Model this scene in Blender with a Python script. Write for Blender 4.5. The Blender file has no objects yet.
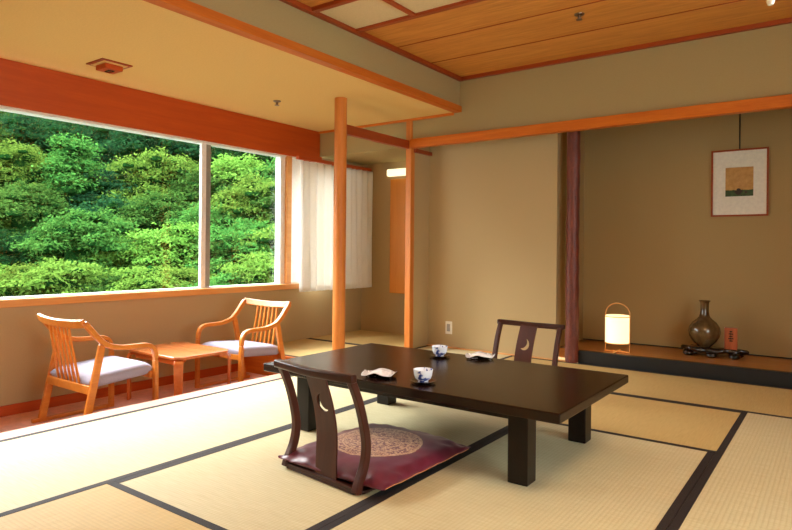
import bpy, bmesh, math, random
from mathutils import Vector, Matrix, noise
random.seed(7)
SC = bpy.context.scene
COL = SC.collection
PI = math.pi
X, Y, Z = Vector((1, 0, 0)), Vector((0, 1, 0)), Vector((0, 0, 1))

# ------------------------------------------------------------------ materials
def lin(c):
    return tuple((v / 12.92 if v <= .04045 else ((v + .055) / 1.055) ** 2.4) for v in [q / 255 for q in c]) + (1,)

class NT:
    def __init__(s, name):
        s.m = bpy.data.materials.new(name); s.m.use_nodes = True
        s.t = s.m.node_tree; s.n = s.t.nodes; s.l = s.t.links
        s.b = s.n['Principled BSDF']; s.out = s.n['Material Output']
    def add(s, typ, **kw):
        nd = s.n.new(typ)
        for k, v in kw.items():
            if k.startswith('i_'):
                nd.inputs[k[2:].replace('_', ' ')].default_value = v
            else: setattr(nd, k, v)
        return nd
    def link(s, a, b): s.l.new(a, b)
    def coords(s, scale=(1, 1, 1), rot=(0, 0, 0)):
        tc = s.add('ShaderNodeTexCoord'); mp = s.add('ShaderNodeMapping')
        mp.inputs['Scale'].default_value = scale; mp.inputs['Rotation'].default_value = rot
        s.link(tc.outputs['Object'], mp.inputs['Vector']); return mp.outputs['Vector']
    def noise(s, vec, scale, detail=4, rough=.55, dist=0):
        nd = s.add('ShaderNodeTexNoise'); nd.inputs['Scale'].default_value = scale
        nd.inputs['Detail'].default_value = detail; nd.inputs['Roughness'].default_value = rough
        nd.inputs['Distortion'].default_value = dist
        if vec is not None: s.link(vec, nd.inputs['Vector'])
        return nd.outputs['Fac']
    def ramp(s, fac, stops, interp='LINEAR'):
        nd = s.add('ShaderNodeValToRGB'); cr = nd.color_ramp; cr.interpolation = interp
        while len(cr.elements) < len(stops): cr.elements.new(.5)
        for e, (p, c) in zip(cr.elements, stops): e.position = p; e.color = c
        s.link(fac, nd.inputs['Fac']); return nd.outputs['Color']
    def math(s, op, a, b=None):
        nd = s.add('ShaderNodeMath', operation=op)
        for i, v in enumerate((a, b)):
            if v is None: continue
            if isinstance(v, (int, float)): nd.inputs[i].default_value = v
            else: s.link(v, nd.inputs[i])
        return nd.outputs[0]
    def mix(s, fac, a, b):
        nd = s.add('ShaderNodeMixRGB')
        for k, v in (('Fac', fac), ('Color1', a), ('Color2', b)):
            if isinstance(v, (int, float, tuple)): nd.inputs[k].default_value = v
            else: s.link(v, nd.inputs[k])
        return nd.outputs[0]
    def bump(s, h, strength=.2, dist=.01):
        nd = s.add('ShaderNodeBump'); nd.inputs['Strength'].default_value = strength
        nd.inputs['Distance'].default_value = dist
        s.link(h, nd.inputs['Height']); s.link(nd.outputs[0], s.b.inputs['Normal'])
    def base(s, c):
        if isinstance(c, tuple): s.b.inputs['Base Color'].default_value = c
        else: s.link(c, s.b.inputs['Base Color'])
    def set(s, **kw):
        for k, v in kw.items(): s.b.inputs[k].default_value = v
        return s

def wood(name, dark, light, axis='x', rough=.4, grain=9, coat=0, spec=.4):
    t = NT(name)
    sc = {'x': (.9, 14, 14), 'y': (14, .9, 14), 'z': (14, 14, .9)}[axis]
    v = t.coords(sc)
    n1 = t.noise(v, grain / 6, 5, .6, .6)
    n2 = t.noise(v, grain * 2.2, 3, .5)
    f = t.math('ADD', t.math('MULTIPLY', n1, .75), t.math('MULTIPLY', n2, .25))
    t.base(t.ramp(f, [(.32, lin(dark)), (.68, lin(light))]))
    t.bump(n2, .06, .003)
    t.set(**{'Roughness': rough, 'Coat Weight': coat, 'Coat Roughness': .15, 'Specular IOR Level': spec})
    return t.m

def plain(name, c, rough=.5, metal=0, bumpy=0, scale=40, coat=0, var=.06):
    t = NT(name); v = t.coords()
    n = t.noise(v, scale, 4)
    a = lin(c)
    t.base(t.ramp(n, [(.3, tuple(q * (1 - var) for q in a[:3]) + (1,)), (.7, tuple(min(1, q * (1 + var)) for q in a[:3]) + (1,))]))
    if bumpy: t.bump(n, bumpy, .004)
    t.set(Roughness=rough, Metallic=metal); t.b.inputs['Coat Weight'].default_value = coat
    return t.m

def plaster(name, c):
    t = NT(name); v = t.coords((1, 1, 1))
    n = t.noise(t.coords((60, 60, 200)), 1.5, 5, .7); n2 = t.noise(v, 1.2, 2)
    a = lin(c)
    c1 = t.ramp(n, [(.3, tuple(q * .93 for q in a[:3]) + (1,)), (.7, tuple(q * 1.05 for q in a[:3]) + (1,))])
    t.base(t.mix(t.math('MULTIPLY', n2, .12), c1, tuple(q * .9 for q in a[:3]) + (1,)))
    t.bump(n, .15, .002); t.set(Roughness=.9); t.b.inputs['Specular IOR Level'].default_value = .15
    return t.m

def tatami(name, axis):
    tc_ = ((194, 181, 141), (215, 204, 166)) if axis == 'y' else ((188, 156, 94), (210, 180, 118))  # rush sheen by laying direction is put into the colour: crosswise mats tanner
    t = NT(name)
    tc = t.add('ShaderNodeTexCoord'); sp = t.add('ShaderNodeSeparateXYZ'); t.link(tc.outputs['Object'], sp.inputs[0])
    a, b = (sp.outputs['X'], sp.outputs['Y']) if axis == 'y' else (sp.outputs['Y'], sp.outputs['X'])
    rib = t.math('ABSOLUTE', t.math('SINE', t.math('MULTIPLY', a, PI / .0165)))
    rush = t.math('ABSOLUTE', t.math('SINE', t.math('MULTIPLY', b, PI / .006)))
    fib = t.noise(t.coords((6, 160, 1) if axis == 'y' else (160, 6, 1)), 1.5, 4, .6)
    big = t.noise(t.coords(), 2.2, 3)
    h = t.math('ADD', t.math('MULTIPLY', rib, .7), t.math('MULTIPLY', rush, .3))
    c = t.ramp(fib, [(.3, lin(tc_[0])), (.7, lin(tc_[1]))])
    c = t.mix(t.math('MULTIPLY', big, .35), c, lin((204, 182, 126)))
    c = t.mix(t.math('MULTIPLY', t.math('SUBTRACT', 1, rib), .2), c, lin((170, 146, 98)))
    t.base(c); t.bump(h, .35, .002); t.set(Roughness=.62); t.b.inputs['Specular IOR Level'].default_value = .3
    return t.m

M = {}
M['wall'] = plaster('wall_plaster', (180, 156, 114))
M['wall_toko'] = plaster('alcove_plaster', (168, 142, 96))
M['kokabe'] = plaster('upper_wall_plaster', (168, 150, 104))
M['hceil'] = plaster('corridor_ceiling_paper', (226, 192, 126))
M['orange_y'] = wood('orange_wood_y', (182, 92, 26), (208, 116, 38), 'y', .5, spec=.25)
M['orange_x'] = wood('orange_wood_x', (186, 92, 24), (214, 120, 38), 'x', .5, spec=.25)
M['orange_z'] = wood('orange_wood_z', (186, 102, 36), (214, 134, 60), 'z', .45, spec=.3)
M['header'] = wood('header_wood', (172, 66, 14), (190, 80, 20), 'y', .45)
M['trim_red'] = wood('red_trim_wood', (140, 56, 22), (164, 72, 28), 'x', .45)
M['trim_red_y'] = wood('red_trim_wood_y', (140, 56, 22), (164, 72, 28), 'y', .45)
M['sillwood'] = wood('sill_wood', (206, 140, 74), (224, 164, 96), 'y', .3)
M['track'] = wood('pale_track_wood', (204, 158, 136), (218, 176, 152), 'y', .4)
M['board'] = wood('panel_wood', (210, 130, 38), (224, 146, 52), 'z', .45)
M['chair'] = wood('chair_wood', (194, 108, 32), (216, 136, 50), 'y', .34, coat=.15)
M['ctable'] = wood('corridor_table_wood', (194, 100, 46), (214, 126, 64), 'x', .25, coat=.4)
M['lacq'] = wood('dark_table_lacquer', (26, 13, 8), (38, 19, 11), 'x', .25, coat=.05, spec=.3)
M['lacq_leg'] = wood('dark_leg_lacquer', (22, 15, 11), (32, 22, 15), 'z', .4, spec=.25)
M['zaisu'] = wood('dark_chair_wood', (58, 26, 16), (80, 37, 22), 'z', .42, coat=.05, spec=.3)
M['zaisu_x'] = wood('dark_chair_wood_x', (50, 22, 15), (70, 33, 20), 'x', .35, coat=.1, spec=.3)
M['black'] = plain('black_lacquer', (11, 11, 10), .5)
M['toko_top'] = wood('alcove_board_wood', (156, 96, 40), (186, 124, 58), 'x', .3, coat=.15)
M['border'] = plain('mat_border_cloth', (34, 22, 18), .8, bumpy=.3, scale=300)
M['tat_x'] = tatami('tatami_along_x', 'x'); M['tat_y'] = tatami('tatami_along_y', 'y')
M['carpet'] = plain('corridor_red_floor', (232, 174, 158), .5, scale=20, var=.12)
M['alu'] = plain('white_aluminium', (232, 230, 226), .35, 0)
M['alu2'] = plain('grey_aluminium', (150, 146, 140), .4, .3)
M['white'] = plain('white_plastic', (225, 218, 200), .4)
M['panel'] = plaster('white_ceiling_panel', (214, 196, 156))
M['metal'] = plain('dull_metal', (130, 110, 90), .35, .7)
M['sub'] = plain('dark_subfloor', (90, 75, 55), .9)
M['saucer'] = plain('dark_saucer', (28, 16, 12), .25, coat=.4)
M['mat_board'] = plain('picture_mount', (226, 220, 204), .8)
M['cloth'] = plain('grey_seat_fabric', (158, 154, 172), .9, bumpy=.3, scale=180)
M['paper'] = plain('white_paper', (246, 246, 250), .7, bumpy=.3, scale=60)
M['dish'] = plain('white_dish_glaze', (236, 236, 242), .2, coat=.5)
M['incense'] = wood('red_block_wood', (128, 50, 24), (190, 98, 52), 'z', .35, coat=.3)
M['stand'] = plain('black_root_wood', (26, 16, 13), .16, bumpy=.4, scale=30, coat=.7)

def bark_pillar():
    t = NT('alcove_pillar_wood'); v = t.coords((10, 10, 2))
    n = t.noise(v, 3, 6, .65); n2 = t.noise(t.coords((60, 60, 60)), 2, 4)
    f = t.math('ADD', t.math('MULTIPLY', n, .6), t.math('MULTIPLY', n2, .4))
    t.base(t.ramp(f, [(.35, lin((70, 26, 18))), (.65, lin((130, 60, 40)))])); t.bump(f, .4, .006)
    t.set(Roughness=.5); return t.m
M['pillar'] = bark_pillar()

def ceiling_planks():
    t = NT('ceiling_plank_wood')
    n1 = t.noise(t.coords((.8, 9, 1)), 2.2, 6, .62, 1.2); n2 = t.noise(t.coords((5, 90, 1)), 2, 3)
    f = t.math('ADD', t.math('MULTIPLY', n1, .7), t.math('MULTIPLY', n2, .3))
    t.base(t.ramp(f, [(.3, lin((180, 112, 42))), (.55, lin((210, 142, 62))), (.72, lin((220, 158, 78)))]))
    t.set(Roughness=.5); return t.m
M['planks'] = ceiling_planks()

def glass_mat():
    t = NT('window_glass')
    tr = t.add('ShaderNodeBsdfTransparent'); gl = t.add('ShaderNodeBsdfGlossy'); mx = t.add('ShaderNodeMixShader')
    tr.inputs['Color'].default_value = (.97, .985, .975, 1); gl.inputs['Roughness'].default_value = .02
    lw = t.add('ShaderNodeLayerWeight'); lw.inputs['Blend'].default_value = .5
    fac = t.math('ADD', .03, t.math('MULTIPLY', t.math('POWER', lw.outputs['Facing'], 5), .6))
    t.link(fac, mx.inputs[0]); t.link(tr.outputs[0], mx.inputs[1]); t.link(gl.outputs[0], mx.inputs[2])
    t.link(mx.outputs[0], t.out.inputs['Surface']); return t.m
M['glass'] = glass_mat()

def sheer():
    t = NT('sheer_curtain_cloth'); v = t.coords((1, 160, 160))
    n = t.noise(v, 2, 3); c = t.ramp(n, [(.3, lin((244, 242, 236))), (.7, lin((252, 251, 248)))])
    d = t.add('ShaderNodeBsdfDiffuse'); tl = t.add('ShaderNodeBsdfTranslucent'); tp = t.add('ShaderNodeBsdfTransparent')
    m1 = t.add('ShaderNodeMixShader'); m1.inputs[0].default_value = .22
    m2 = t.add('ShaderNodeMixShader'); m2.inputs[0].default_value = .1
    t.link(c, d.inputs[0]); t.link(c, tl.inputs[0])
    t.link(d.outputs[0], m1.inputs[1]); t.link(tl.outputs[0], m1.inputs[2])
    t.link(m1.outputs[0], m2.inputs[1]); t.link(tp.outputs[0], m2.inputs[2])
    t.link(m2.outputs[0], t.out.inputs['Surface']); return t.m
M['sheer'] = sheer()

def emit(name, c, s, base=(240, 230, 210)):
    t = NT(name); t.base(lin(base)); t.b.inputs['Emission Color'].default_value = lin(c)
    t.b.inputs['Emission Strength'].default_value = s; t.set(Roughness=.7); return t.m
M['shade'] = emit('lit_paper_shade', (255, 214, 150), .8)
M['tube'] = emit('lit_tube_cover', (255, 246, 200), .55)
M['pendant'] = emit('lit_pendant_diffuser', (255, 230, 190), 8.0)

def porcelain():
    t = NT('blue_white_porcelain'); v = t.coords((1, 1, 1))
    n = t.noise(v, 34, 4, .6, .8); n2 = t.noise(v, 16, 2)
    f = t.math('MULTIPLY', n, t.math('ADD', n2, .5))
    t.base(t.ramp(f, [(.56, lin((240, 242, 248))), (.62, lin((90, 110, 180))), (.74, lin((46, 60, 130)))]))
    t.set(Roughness=.15); return t.m
M['porcelain'] = porcelain()

def vase_mat():
    t = NT('brown_vase_glaze'); v = t.coords((1, 1, .6))
    n = t.noise(v, 9, 5, .6, .5)
    t.base(t.ramp(n, [(.3, lin((66, 46, 26))), (.55, lin((98, 76, 46))), (.75, lin((118, 98, 64)))]))
    t.set(Roughness=.14); t.b.inputs['Coat Weight'].default_value = .4; return t.m
M['vase'] = vase_mat()

def cushion_mat():
    t = NT('maroon_brocade')
    tc = t.add('ShaderNodeTexCoord'); sp = t.add('ShaderNodeSeparateXYZ'); t.link(tc.outputs['Object'], sp.inputs[0])
    x, y = sp.outputs['X'], sp.outputs['Y']
    r = t.math('SQRT', t.math('ADD', t.math('MULTIPLY', x, x), t.math('MULTIPLY', y, y)))
    vo = t.add('ShaderNodeTexVoronoi', feature='DISTANCE_TO_EDGE'); vo.inputs['Scale'].default_value = 62
    t.link(tc.outputs['Object'], vo.inputs['Vector'])
    n = t.noise(tc.outputs['Object'], 75, 3, .6, 1.0)
    pat = t.math('GREATER_THAN', t.math('ADD', n, t.math('MULTIPLY', vo.outputs['Distance'], .35)), .53)
    ring = t.math('LESS_THAN', t.math('ABSOLUTE', t.math('SUBTRACT', r, .192)), .006)
    ring2 = t.math('LESS_THAN', t.math('ABSOLUTE', t.math('SUBTRACT', r, .150)), .004)
    inside = t.math('LESS_THAN', r, .2)
    pat = t.math('MAXIMUM', t.math('MAXIMUM', pat, ring), ring2)
    gold = t.ramp(t.noise(tc.outputs['Object'], 110, 2), [(.4, lin((176, 132, 96))), (.6, lin((214, 178, 140)))])
    marn = t.ramp(t.noise(tc.outputs['Object'], 12, 3), [(.3, lin((84, 15, 38))), (.7, lin((106, 24, 48)))])
    t.base(t.mix(t.math('MULTIPLY', t.math('MULTIPLY', pat, inside), .85), marn, gold))
    t.set(Roughness=.42); t.b.inputs['Sheen Weight'].default_value = .15
    return t.m
M['cushion'] = cushion_mat()

def picture_mat():
    t = NT('small_print')
    tc = t.add('ShaderNodeTexCoord'); sp = t.add('ShaderNodeSeparateXYZ'); t.link(tc.outputs['Object'], sp.inputs[0])
    n = t.noise(tc.outputs['Object'], 30, 4)
    sky = t.ramp(n, [(.3, lin((176, 128, 66))), (.7, lin((200, 154, 88)))])
    grass = t.ramp(n, [(.3, lin((40, 62, 30))), (.7, lin((74, 92, 44)))])
    edge = t.math('ADD', sp.outputs['Z'], t.math('MULTIPLY', n, .012))
    g = t.math('LESS_THAN', edge, -.062)
    t.base(t.mix(g, sky, grass)); t.set(Roughness=.6); return t.m
M['print'] = picture_mat()
M['print_dark'] = plain('print_dark_shape', (62, 46, 34), .7)

def leaf_mat(name, c1, c2):
    t = NT(name)
    oi = t.add('ShaderNodeObjectInfo'); n = t.noise(t.coords((1, 1, 1)), 2.2, 3)
    g = t.add('ShaderNodeNewGeometry')
    f = t.math('ADD', t.math('MULTIPLY', n, .6), t.math('MULTIPLY', g.outputs['Random Per Island'], .4))
    c = t.ramp(f, [(.25, lin(c1)), (.75, lin(c2))])
    hs = t.add('ShaderNodeHueSaturation'); t.link(c, hs.inputs['Color'])
    t.link(t.math('ADD', t.math('MULTIPLY', oi.outputs['Random'], .035), .474), hs.inputs['Hue'])
    t.link(t.math('ADD', t.math('MULTIPLY', oi.outputs['Random'], .6), .66), hs.inputs['Value'])
    d = t.add('ShaderNodeBsdfDiffuse'); tl = t.add('ShaderNodeBsdfTranslucent'); m1 = t.add('ShaderNodeMixShader')
    m1.inputs[0].default_value = .35
    t.link(hs.outputs[0], d.inputs[0]); t.link(hs.outputs[0], tl.inputs[0])
    t.link(d.outputs[0], m1.inputs[1]); t.link(tl.outputs[0], m1.inputs[2])
    t.link(m1.outputs[0], t.out.inputs['Surface']); return t.m
M['leaf_yellow'] = leaf_mat('leaf_yellow_green', (64, 100, 36), (108, 142, 58))
M['leaf_mid'] = leaf_mat('leaf_mid_green', (40, 82, 34), (78, 120, 52))
M['leaf_deep'] = leaf_mat('leaf_deep_green', (22, 56, 36), (44, 84, 48))
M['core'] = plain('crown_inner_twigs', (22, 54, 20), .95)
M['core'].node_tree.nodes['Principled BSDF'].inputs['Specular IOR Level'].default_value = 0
M['bark'] = plain('tree_bark', (70, 58, 44), .9, bumpy=.5, scale=12)
M['hill'] = plain('hill_undergrowth', (30, 56, 22), .95, bumpy=.6, scale=3, var=.4)

# ------------------------------------------------------------------ helpers
def obj(name, bm, mat, parent=None, smooth=False, bevel=0, seg=2, loc=None):
    me = bpy.data.meshes.new(name)
    bmesh.ops.recalc_face_normals(bm, faces=bm.faces)
    if smooth:
        for f in bm.faces: f.smooth = True
    bm.to_mesh(me); bm.free()
    if smooth and smooth != 'all':
        me.set_sharp_from_angle(angle=math.radians(38))
    for m in (mat if isinstance(mat, (list, tuple)) else [mat]): me.materials.append(m)
    o = bpy.data.objects.new(name, me); COL.objects.link(o)
    if parent: o.parent = parent
    if loc is not None: o.location = loc
    if bevel:
        b = o.modifiers.new('bevel', 'BEVEL'); b.width = bevel; b.segments = seg; b.limit_method = 'ANGLE'
    return o

def thing(name, label, cat, loc=(0, 0, 0), rz=0, group=None):
    o = bpy.data.objects.new(name, None); COL.objects.link(o); o.empty_display_size = .1
    o.location = loc; o.rotation_euler = (0, 0, rz); tag(o, label, cat, group); return o
def tag(o, label, cat, group=None):
    o['label'] = label; o['category'] = cat
    if group: o['group'] = group
    return o
def struct(name, bm, mat, **k):
    o = obj(name, bm, mat, **k)
    if not k.get('parent'): o['kind'] = 'structure'
    return o
def dup(root, loc, rz, label, group=None):
    r = root.copy(); COL.objects.link(r); r.location = loc; r.rotation_euler = (0, 0, rz); r['label'] = label
    if group: r['group'] = group
    for ch in root.children:
        c = ch.copy(); COL.objects.link(c); c.parent = r
        for g in ch.children:
            d = g.copy(); COL.objects.link(d); d.parent = c
    return r

def BM(): return bmesh.new()
def box(x0, x1, y0, y1, z0, z1, bm=None):
    bm = bm or BM()
    v = [bm.verts.new((x, y, z)) for z in (z0, z1) for (x, y) in ((x0, y0), (x1, y0), (x1, y1), (x0, y1))]
    for f in ((3, 2, 1, 0), (4, 5, 6, 7), (0, 1, 5, 4), (1, 2, 6, 5), (2, 3, 7, 6), (3, 0, 4, 7)):
        bm.faces.new([v[i] for i in f])
    return bm
def prism(pts, z0, z1, bm=None):
    bm = bm or BM(); n = len(pts)
    a = [bm.verts.new((p[0], p[1], z0)) for p in pts]; b = [bm.verts.new((p[0], p[1], z1)) for p in pts]
    bm.faces.new(list(reversed(a))); bm.faces.new(b)
    for i in range(n): bm.faces.new((a[i], a[(i + 1) % n], b[(i + 1) % n], b[i]))
    return bm
def lathe(prof, seg=40, c=(0, 0), bm=None):
    bm = bm or BM(); rings = []
    for r, z in prof:
        if r < 1e-5: rings.append([bm.verts.new((c[0], c[1], z))])
        else: rings.append([bm.verts.new((c[0] + r * math.cos(2 * PI * i / seg), c[1] + r * math.sin(2 * PI * i / seg), z)) for i in range(seg)])
    for a, b in zip(rings, rings[1:]):
        for i in range(seg):
            j = (i + 1) % seg
            if len(a) == 1 and len(b) > 1: bm.faces.new((a[0], b[i], b[j]))
            elif len(b) == 1 and len(a) > 1: bm.faces.new((a[i], a[j], b[0]))
            elif len(a) > 1: bm.faces.new((a[i], a[j], b[j], b[i]))
    return bm
def spline(pts, n=6):
    P = [Vector(p) for p in pts]; out = []
    for i in range(len(P) - 1):
        p0 = P[i - 1] if i else P[0] * 2 - P[1]; p1, p2 = P[i], P[i + 1]
        p3 = P[i + 2] if i + 2 < len(P) else P[-1] * 2 - P[-2]
        for k in range(n):
            t = k / n
            out.append(.5 * ((2 * p1) + (p2 - p0) * t + (2 * p0 - 5 * p1 + 4 * p2 - p3) * t * t + (3 * p1 - p0 - 3 * p2 + p3) * t ** 3))
    out.append(P[-1]); return out
def sweep(path, w, h, side, bm=None):
    """rectangular bar along path; w along side, h across; w/h may be (start, end)"""
    bm = bm or BM(); side = Vector(side).normalized(); rings = []; n = len(path)
    for i, p in enumerate(path):
        t = (path[min(i + 1, n - 1)] - path[max(i - 1, 0)]).normalized()
        nn = t.cross(side).normalized(); s = nn.cross(t).normalized()
        f = i / (n - 1)
        ww = w if not isinstance(w, tuple) else w[0] + (w[1] - w[0]) * f
        hh = h if not isinstance(h, tuple) else h[0] + (h[1] - h[0]) * f
        rings.append([bm.verts.new(p + s * (a * ww / 2) + nn * (b * hh / 2)) for a, b in ((-1, -1), (1, -1), (1, 1), (-1, 1))])
    for a, b in zip(rings, rings[1:]):
        for i in range(4): bm.faces.new((a[i], a[(i + 1) % 4], b[(i + 1) % 4], b[i]))
    bm.faces.new(rings[0][::-1]); bm.faces.new(rings[-1]); return bm
def tube(path, r, seg=10, bm=None):
    bm = bm or BM(); rings = []; n = len(path); path = [Vector(p) for p in path]; up = None
    for i, p in enumerate(path):
        t = (path[min(i + 1, n - 1)] - path[max(i - 1, 0)]).normalized()
        if up is None: up = t.orthogonal().normalized()
        up = (up - t * up.dot(t)).normalized(); s = t.cross(up)
        rr = r if not isinstance(r, tuple) else r[0] + (r[1] - r[0]) * i / (n - 1)
        rings.append([bm.verts.new(p + (up * math.cos(2 * PI * k / seg) + s * math.sin(2 * PI * k / seg)) * rr) for k in range(seg)])
    for a, b in zip(rings, rings[1:]):
        for i in range(seg): bm.faces.new((a[i], a[(i + 1) % seg], b[(i + 1) % seg], b[i]))
    bm.faces.new(rings[0][::-1]); bm.faces.new(rings[-1]); return bm
def pillow(hx, hy, z0, t, nx=28, ny=28, p=4, corner=0, wrinkle=0, slope=0, edge=.25, seed=0):
    """soft slab: flat-bottomed at z0 with rounded puffed top"""
    bm = BM(); top = []; bot = []
    for j in range(ny + 1):
        rt, rb = [], []
        for i in range(nx + 1):
            u = math.sin((2 * i / nx - 1) * PI / 2); v = math.sin((2 * j / ny - 1) * PI / 2)
            prof = max(0, (1 - abs(u) ** p) * (1 - abs(v) ** p)) ** .5
            k = 1 - corner * (1 - (abs(u) * abs(v)) ** 2) if corner else 1
            x, y = u * hx * k, v * hy * k
            w = wrinkle * noise.noise(Vector((x * 22, y * 22, seed))) * (abs(u) ** 3 + abs(v) ** 3)
            zz = z0 + slope * v
            rt.append(bm.verts.new((x, y, zz + t * edge + (t * (1 - edge)) * prof + w)))
            edgev = i in (0, nx) or j in (0, ny)
            rb.append(rt[-1] if edgev else bm.verts.new((x, y, zz + t * edge * (1 - min(1, prof * 1.6)))))
        top.append(rt); bot.append(rb)
    for j in range(ny):
        for i in range(nx):
            bm.faces.new((top[j][i], top[j][i + 1], top[j + 1][i + 1], top[j + 1][i]))
            q = []
            for v in (bot[j + 1][i], bot[j + 1][i + 1], bot[j][i + 1], bot[j][i]):
                if v not in q: q.append(v)
            if len(q) > 2:
                try: bm.faces.new(q)
                except ValueError: pass
    return bm

# ------------------------------------------------------------------ dimensions of the room (metres)
XW = -4.455            # window wall inner face
ZH = -.194             # corridor floor
XA, XB, XC, XD = -3.245, -2.325, -1.395, -.467
XR = 1.395             # right wall
YN = -.70              # wall behind the camera
YK = 4.724             # upper back wall plane
YB = 5.022             # recessed wall / alcove front
YT = 5.70              # alcove back wall
YNB = 5.459            # nook back wall
ZS, ZC = 2.150, 2.450  # corridor ceiling / main ceiling
XS = -2.75             # corridor soffit face

# --- floors
struct('floor', box(-3.37, XR, YN, YB, -.25, -.05), M['sub'])
struct('floor', box(XW, -3.37, 3.74, YNB, -.25, -.05), M['sub'])
struct('floor', box(XW, -3.37, YN, 3.70, -.25, ZH), M['carpet'])
# --- ceilings
struct('ceiling', box(XW, XS, YN, YK, ZS, ZS + .05), M['hceil'])
struct('ceiling', box(XW, -3.34, YK + .08, YNB, 1.89, 1.93), M['kokabe'])
struct('ceiling', box(XS, XR, YN, YK, ZC, ZC + .05), M['planks'])
struct('ceiling', box(-2.06, XR, YB, YT, 2.25, 2.30), M['wall_toko'])
# --- walls
WY0, WY1 = .55, 4.80   # window opening
WZ0, WZ1 = .56, 1.846
struct('wall_left', box(XW - .16, XW, YN, YNB + .1, -.25, WZ0 - .02), M['wall'])
struct('wall_left', box(XW - .16, XW, YN, WY0, WZ0 - .02, 2.2), M['wall'])
struct('wall_left', box(XW - .16, XW, WY1 + .05, YNB + .1, WZ0 - .02, 2.2), M['wall'])
struct('wall_left', box(XW - .16, XW, WY0, WY1 + .05, WZ1 + .01, 2.2), M['wall'])
struct('wall_back', box(XW - .16, -3.34, YNB, YNB + .1, -.25, 2.2), M['wall'])
struct('wall_back', box(XW, -3.34, YK, YK + .08, 1.89, ZS), M['kokabe'])
struct('wall_back', box(-3.34, XR, YK, YB, 1.945, 2.5), M['kokabe'])
struct('wall_back', box(-3.34, -3.255, YK + .04, YT, -.25, 2.3), M['wall'])
struct('wall_back', box(-3.255, -1.962, YB, YB + .12, -.25, 1.945), M['wall'])
struct('wall_back', box(-2.06, -1.962, YB + .12, YT, -.25, 2.3), M['wall_toko'])
struct('wall_back', box(-2.06, XR, YT, YT + .1, -.25, 2.3), M['wall_toko'])
RY0, RY1, RZ0, RZ1 = .2, 2.9, .45, 1.85  # opening for the added fill window in the unseen right wall
for b in (box(XR, XR + .1, YN - .1, RY0, -.25, 2.55), box(XR, XR + .1, RY1, YT + .1, -.25, 2.55), box(XR, XR + .1, RY0, RY1, -.25, RZ0), box(XR, XR + .1, RY0, RY1, RZ1, 2.55)):
    struct('wall_right', b, M['wall'])
struct('wall_front', box(XW - .16, XR, YN - .1, YN, -.25, 2.55), M['wall'])
struct('wall_left', box(XS - .05, XS, YN, YK, ZS + .05, ZC + .05), M['kokabe'])     # soffit face
# --- trims
struct('trim_1', box(XS - .055, XS + .022, YN, YK, 2.146, 2.200), M['orange_y'], bevel=.004)       # lower edge of the soffit
struct('trim_2', box(XS, XS + .035, YN, YK, ZC - .032, ZC), M['trim_red_y'], bevel=.003)
struct('trim_3', box(XS + .035, XR, YK - .035, YK, ZC - .03, ZC), M['trim_red'], bevel=.003)
struct('trim_4', box(XW + .02, XS - .055, YK - .022, YK, ZS - .022, ZS), M['orange_x'], bevel=.003)
struct('trim_5', box(-3.255, XR, YK - .045, YK + .02, 1.872, 1.952), M['orange_x'], bevel=.004)        # long rail of the back wall
struct('trim_6', box(XW, XW + .022, YN, 4.76, WZ1, ZS), M['header'], bevel=.004)                        # deep board above the window
struct('trim_7', box(XW - .1, XW + .055, YN, 4.42, WZ0 - .036, WZ0 + .016), M['sillwood'], bevel=.004)  # sill
struct('trim_8', box(-3.37, XA, YN, 4.70, -.20, .0), M['track'], bevel=.003)                            # threshold
struct('trim_9', box(XW + .02, -3.37, 3.70, 3.74, ZH, .0), M['orange_x'], bevel=.003)                   # step of the nook
struct('trim_10', box(-3.255, -1.79, YB - .03, YB, -.05, .008), M['sillwood'])
struct('baseboard_left', box(XW, XW + .016, YN, 3.70, ZH, ZH + .07), M['header'], bevel=.002)
struct('trim_11', box(-3.325, -3.275, 3.80, 4.70, 1.868, 1.945), M['trim_red_y'], bevel=.003)           # tie beam between the posts
struct('trim_12', box(-3.255, -3.225, YK + .02, YB, 1.838, 1.872), M['trim_red_y'], bevel=.002)
# ceiling battens + plank joints + white panels
for k, y in enumerate((3.262, 2.825)):
    struct('trim_%d' % (13 + k), box(XS + .035, XR, y - .02, y + .02, ZC - .026, ZC), M['trim_red'], bevel=.002)
for k in range(9):
    x = -2.235 + .45 * k
    if x < XR - .1:
        struct('trim_%d' % (20 + k), box(x - .016, x + .016, 2.845, 3.242, ZC - .024, ZC), M['trim_red_y'], bevel=.002)
struct('ceiling', box(XS + .035, XR, 2.845, 3.242, ZC - .008, ZC), M['panel'])
for k, y in enumerate((3.735, 4.205, 2.36, 1.89, 1.42, .95, .48, 0)):
    struct('trim_%d' % (40 + k), box(XS + .035, XR, y - .004, y + .004, ZC - .004, ZC), M['trim_red'])

# --- window
w = struct('window_1', box(XW - .12, XW - .02, WY0, WY0 + .05, WZ0, WZ1), M['alu'])
for nm, b in (('window_frame', box(XW - .12, XW - .02, WY0 + .05, WY1, WZ1 - .012, WZ1 + .01)),
              ('window_frame', box(XW - .12, XW - .02, WY0 + .05, WY1, WZ0 - .005, WZ0 + .022))):
    obj(nm, b, M['alu'], parent=w)
def sash(y0, y1, x, ):
    for (a, b_) in ((y0, y0 + .048), (y1 - .048, y1)):
        obj('sash_stile', box(x - .016, x + .016, a, b_, WZ0 + .022, WZ1 - .012), M['alu'], parent=w, bevel=.003)
    obj('glass_pane', box(x - .003, x + .003, y0 + .048, y1 - .048, WZ0 + .022, WZ1 - .012), M['glass'], parent=w)
    for (a, b_) in ((WZ0 + .022, WZ0 + .04), (WZ1 - .03, WZ1 - .012)):
        pass
sash(WY0 + .05, 1.42, XW - .085)
sash(1.36, 3.352, XW - .05)
sash(3.330, 4.300, XW - .085)
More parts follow.
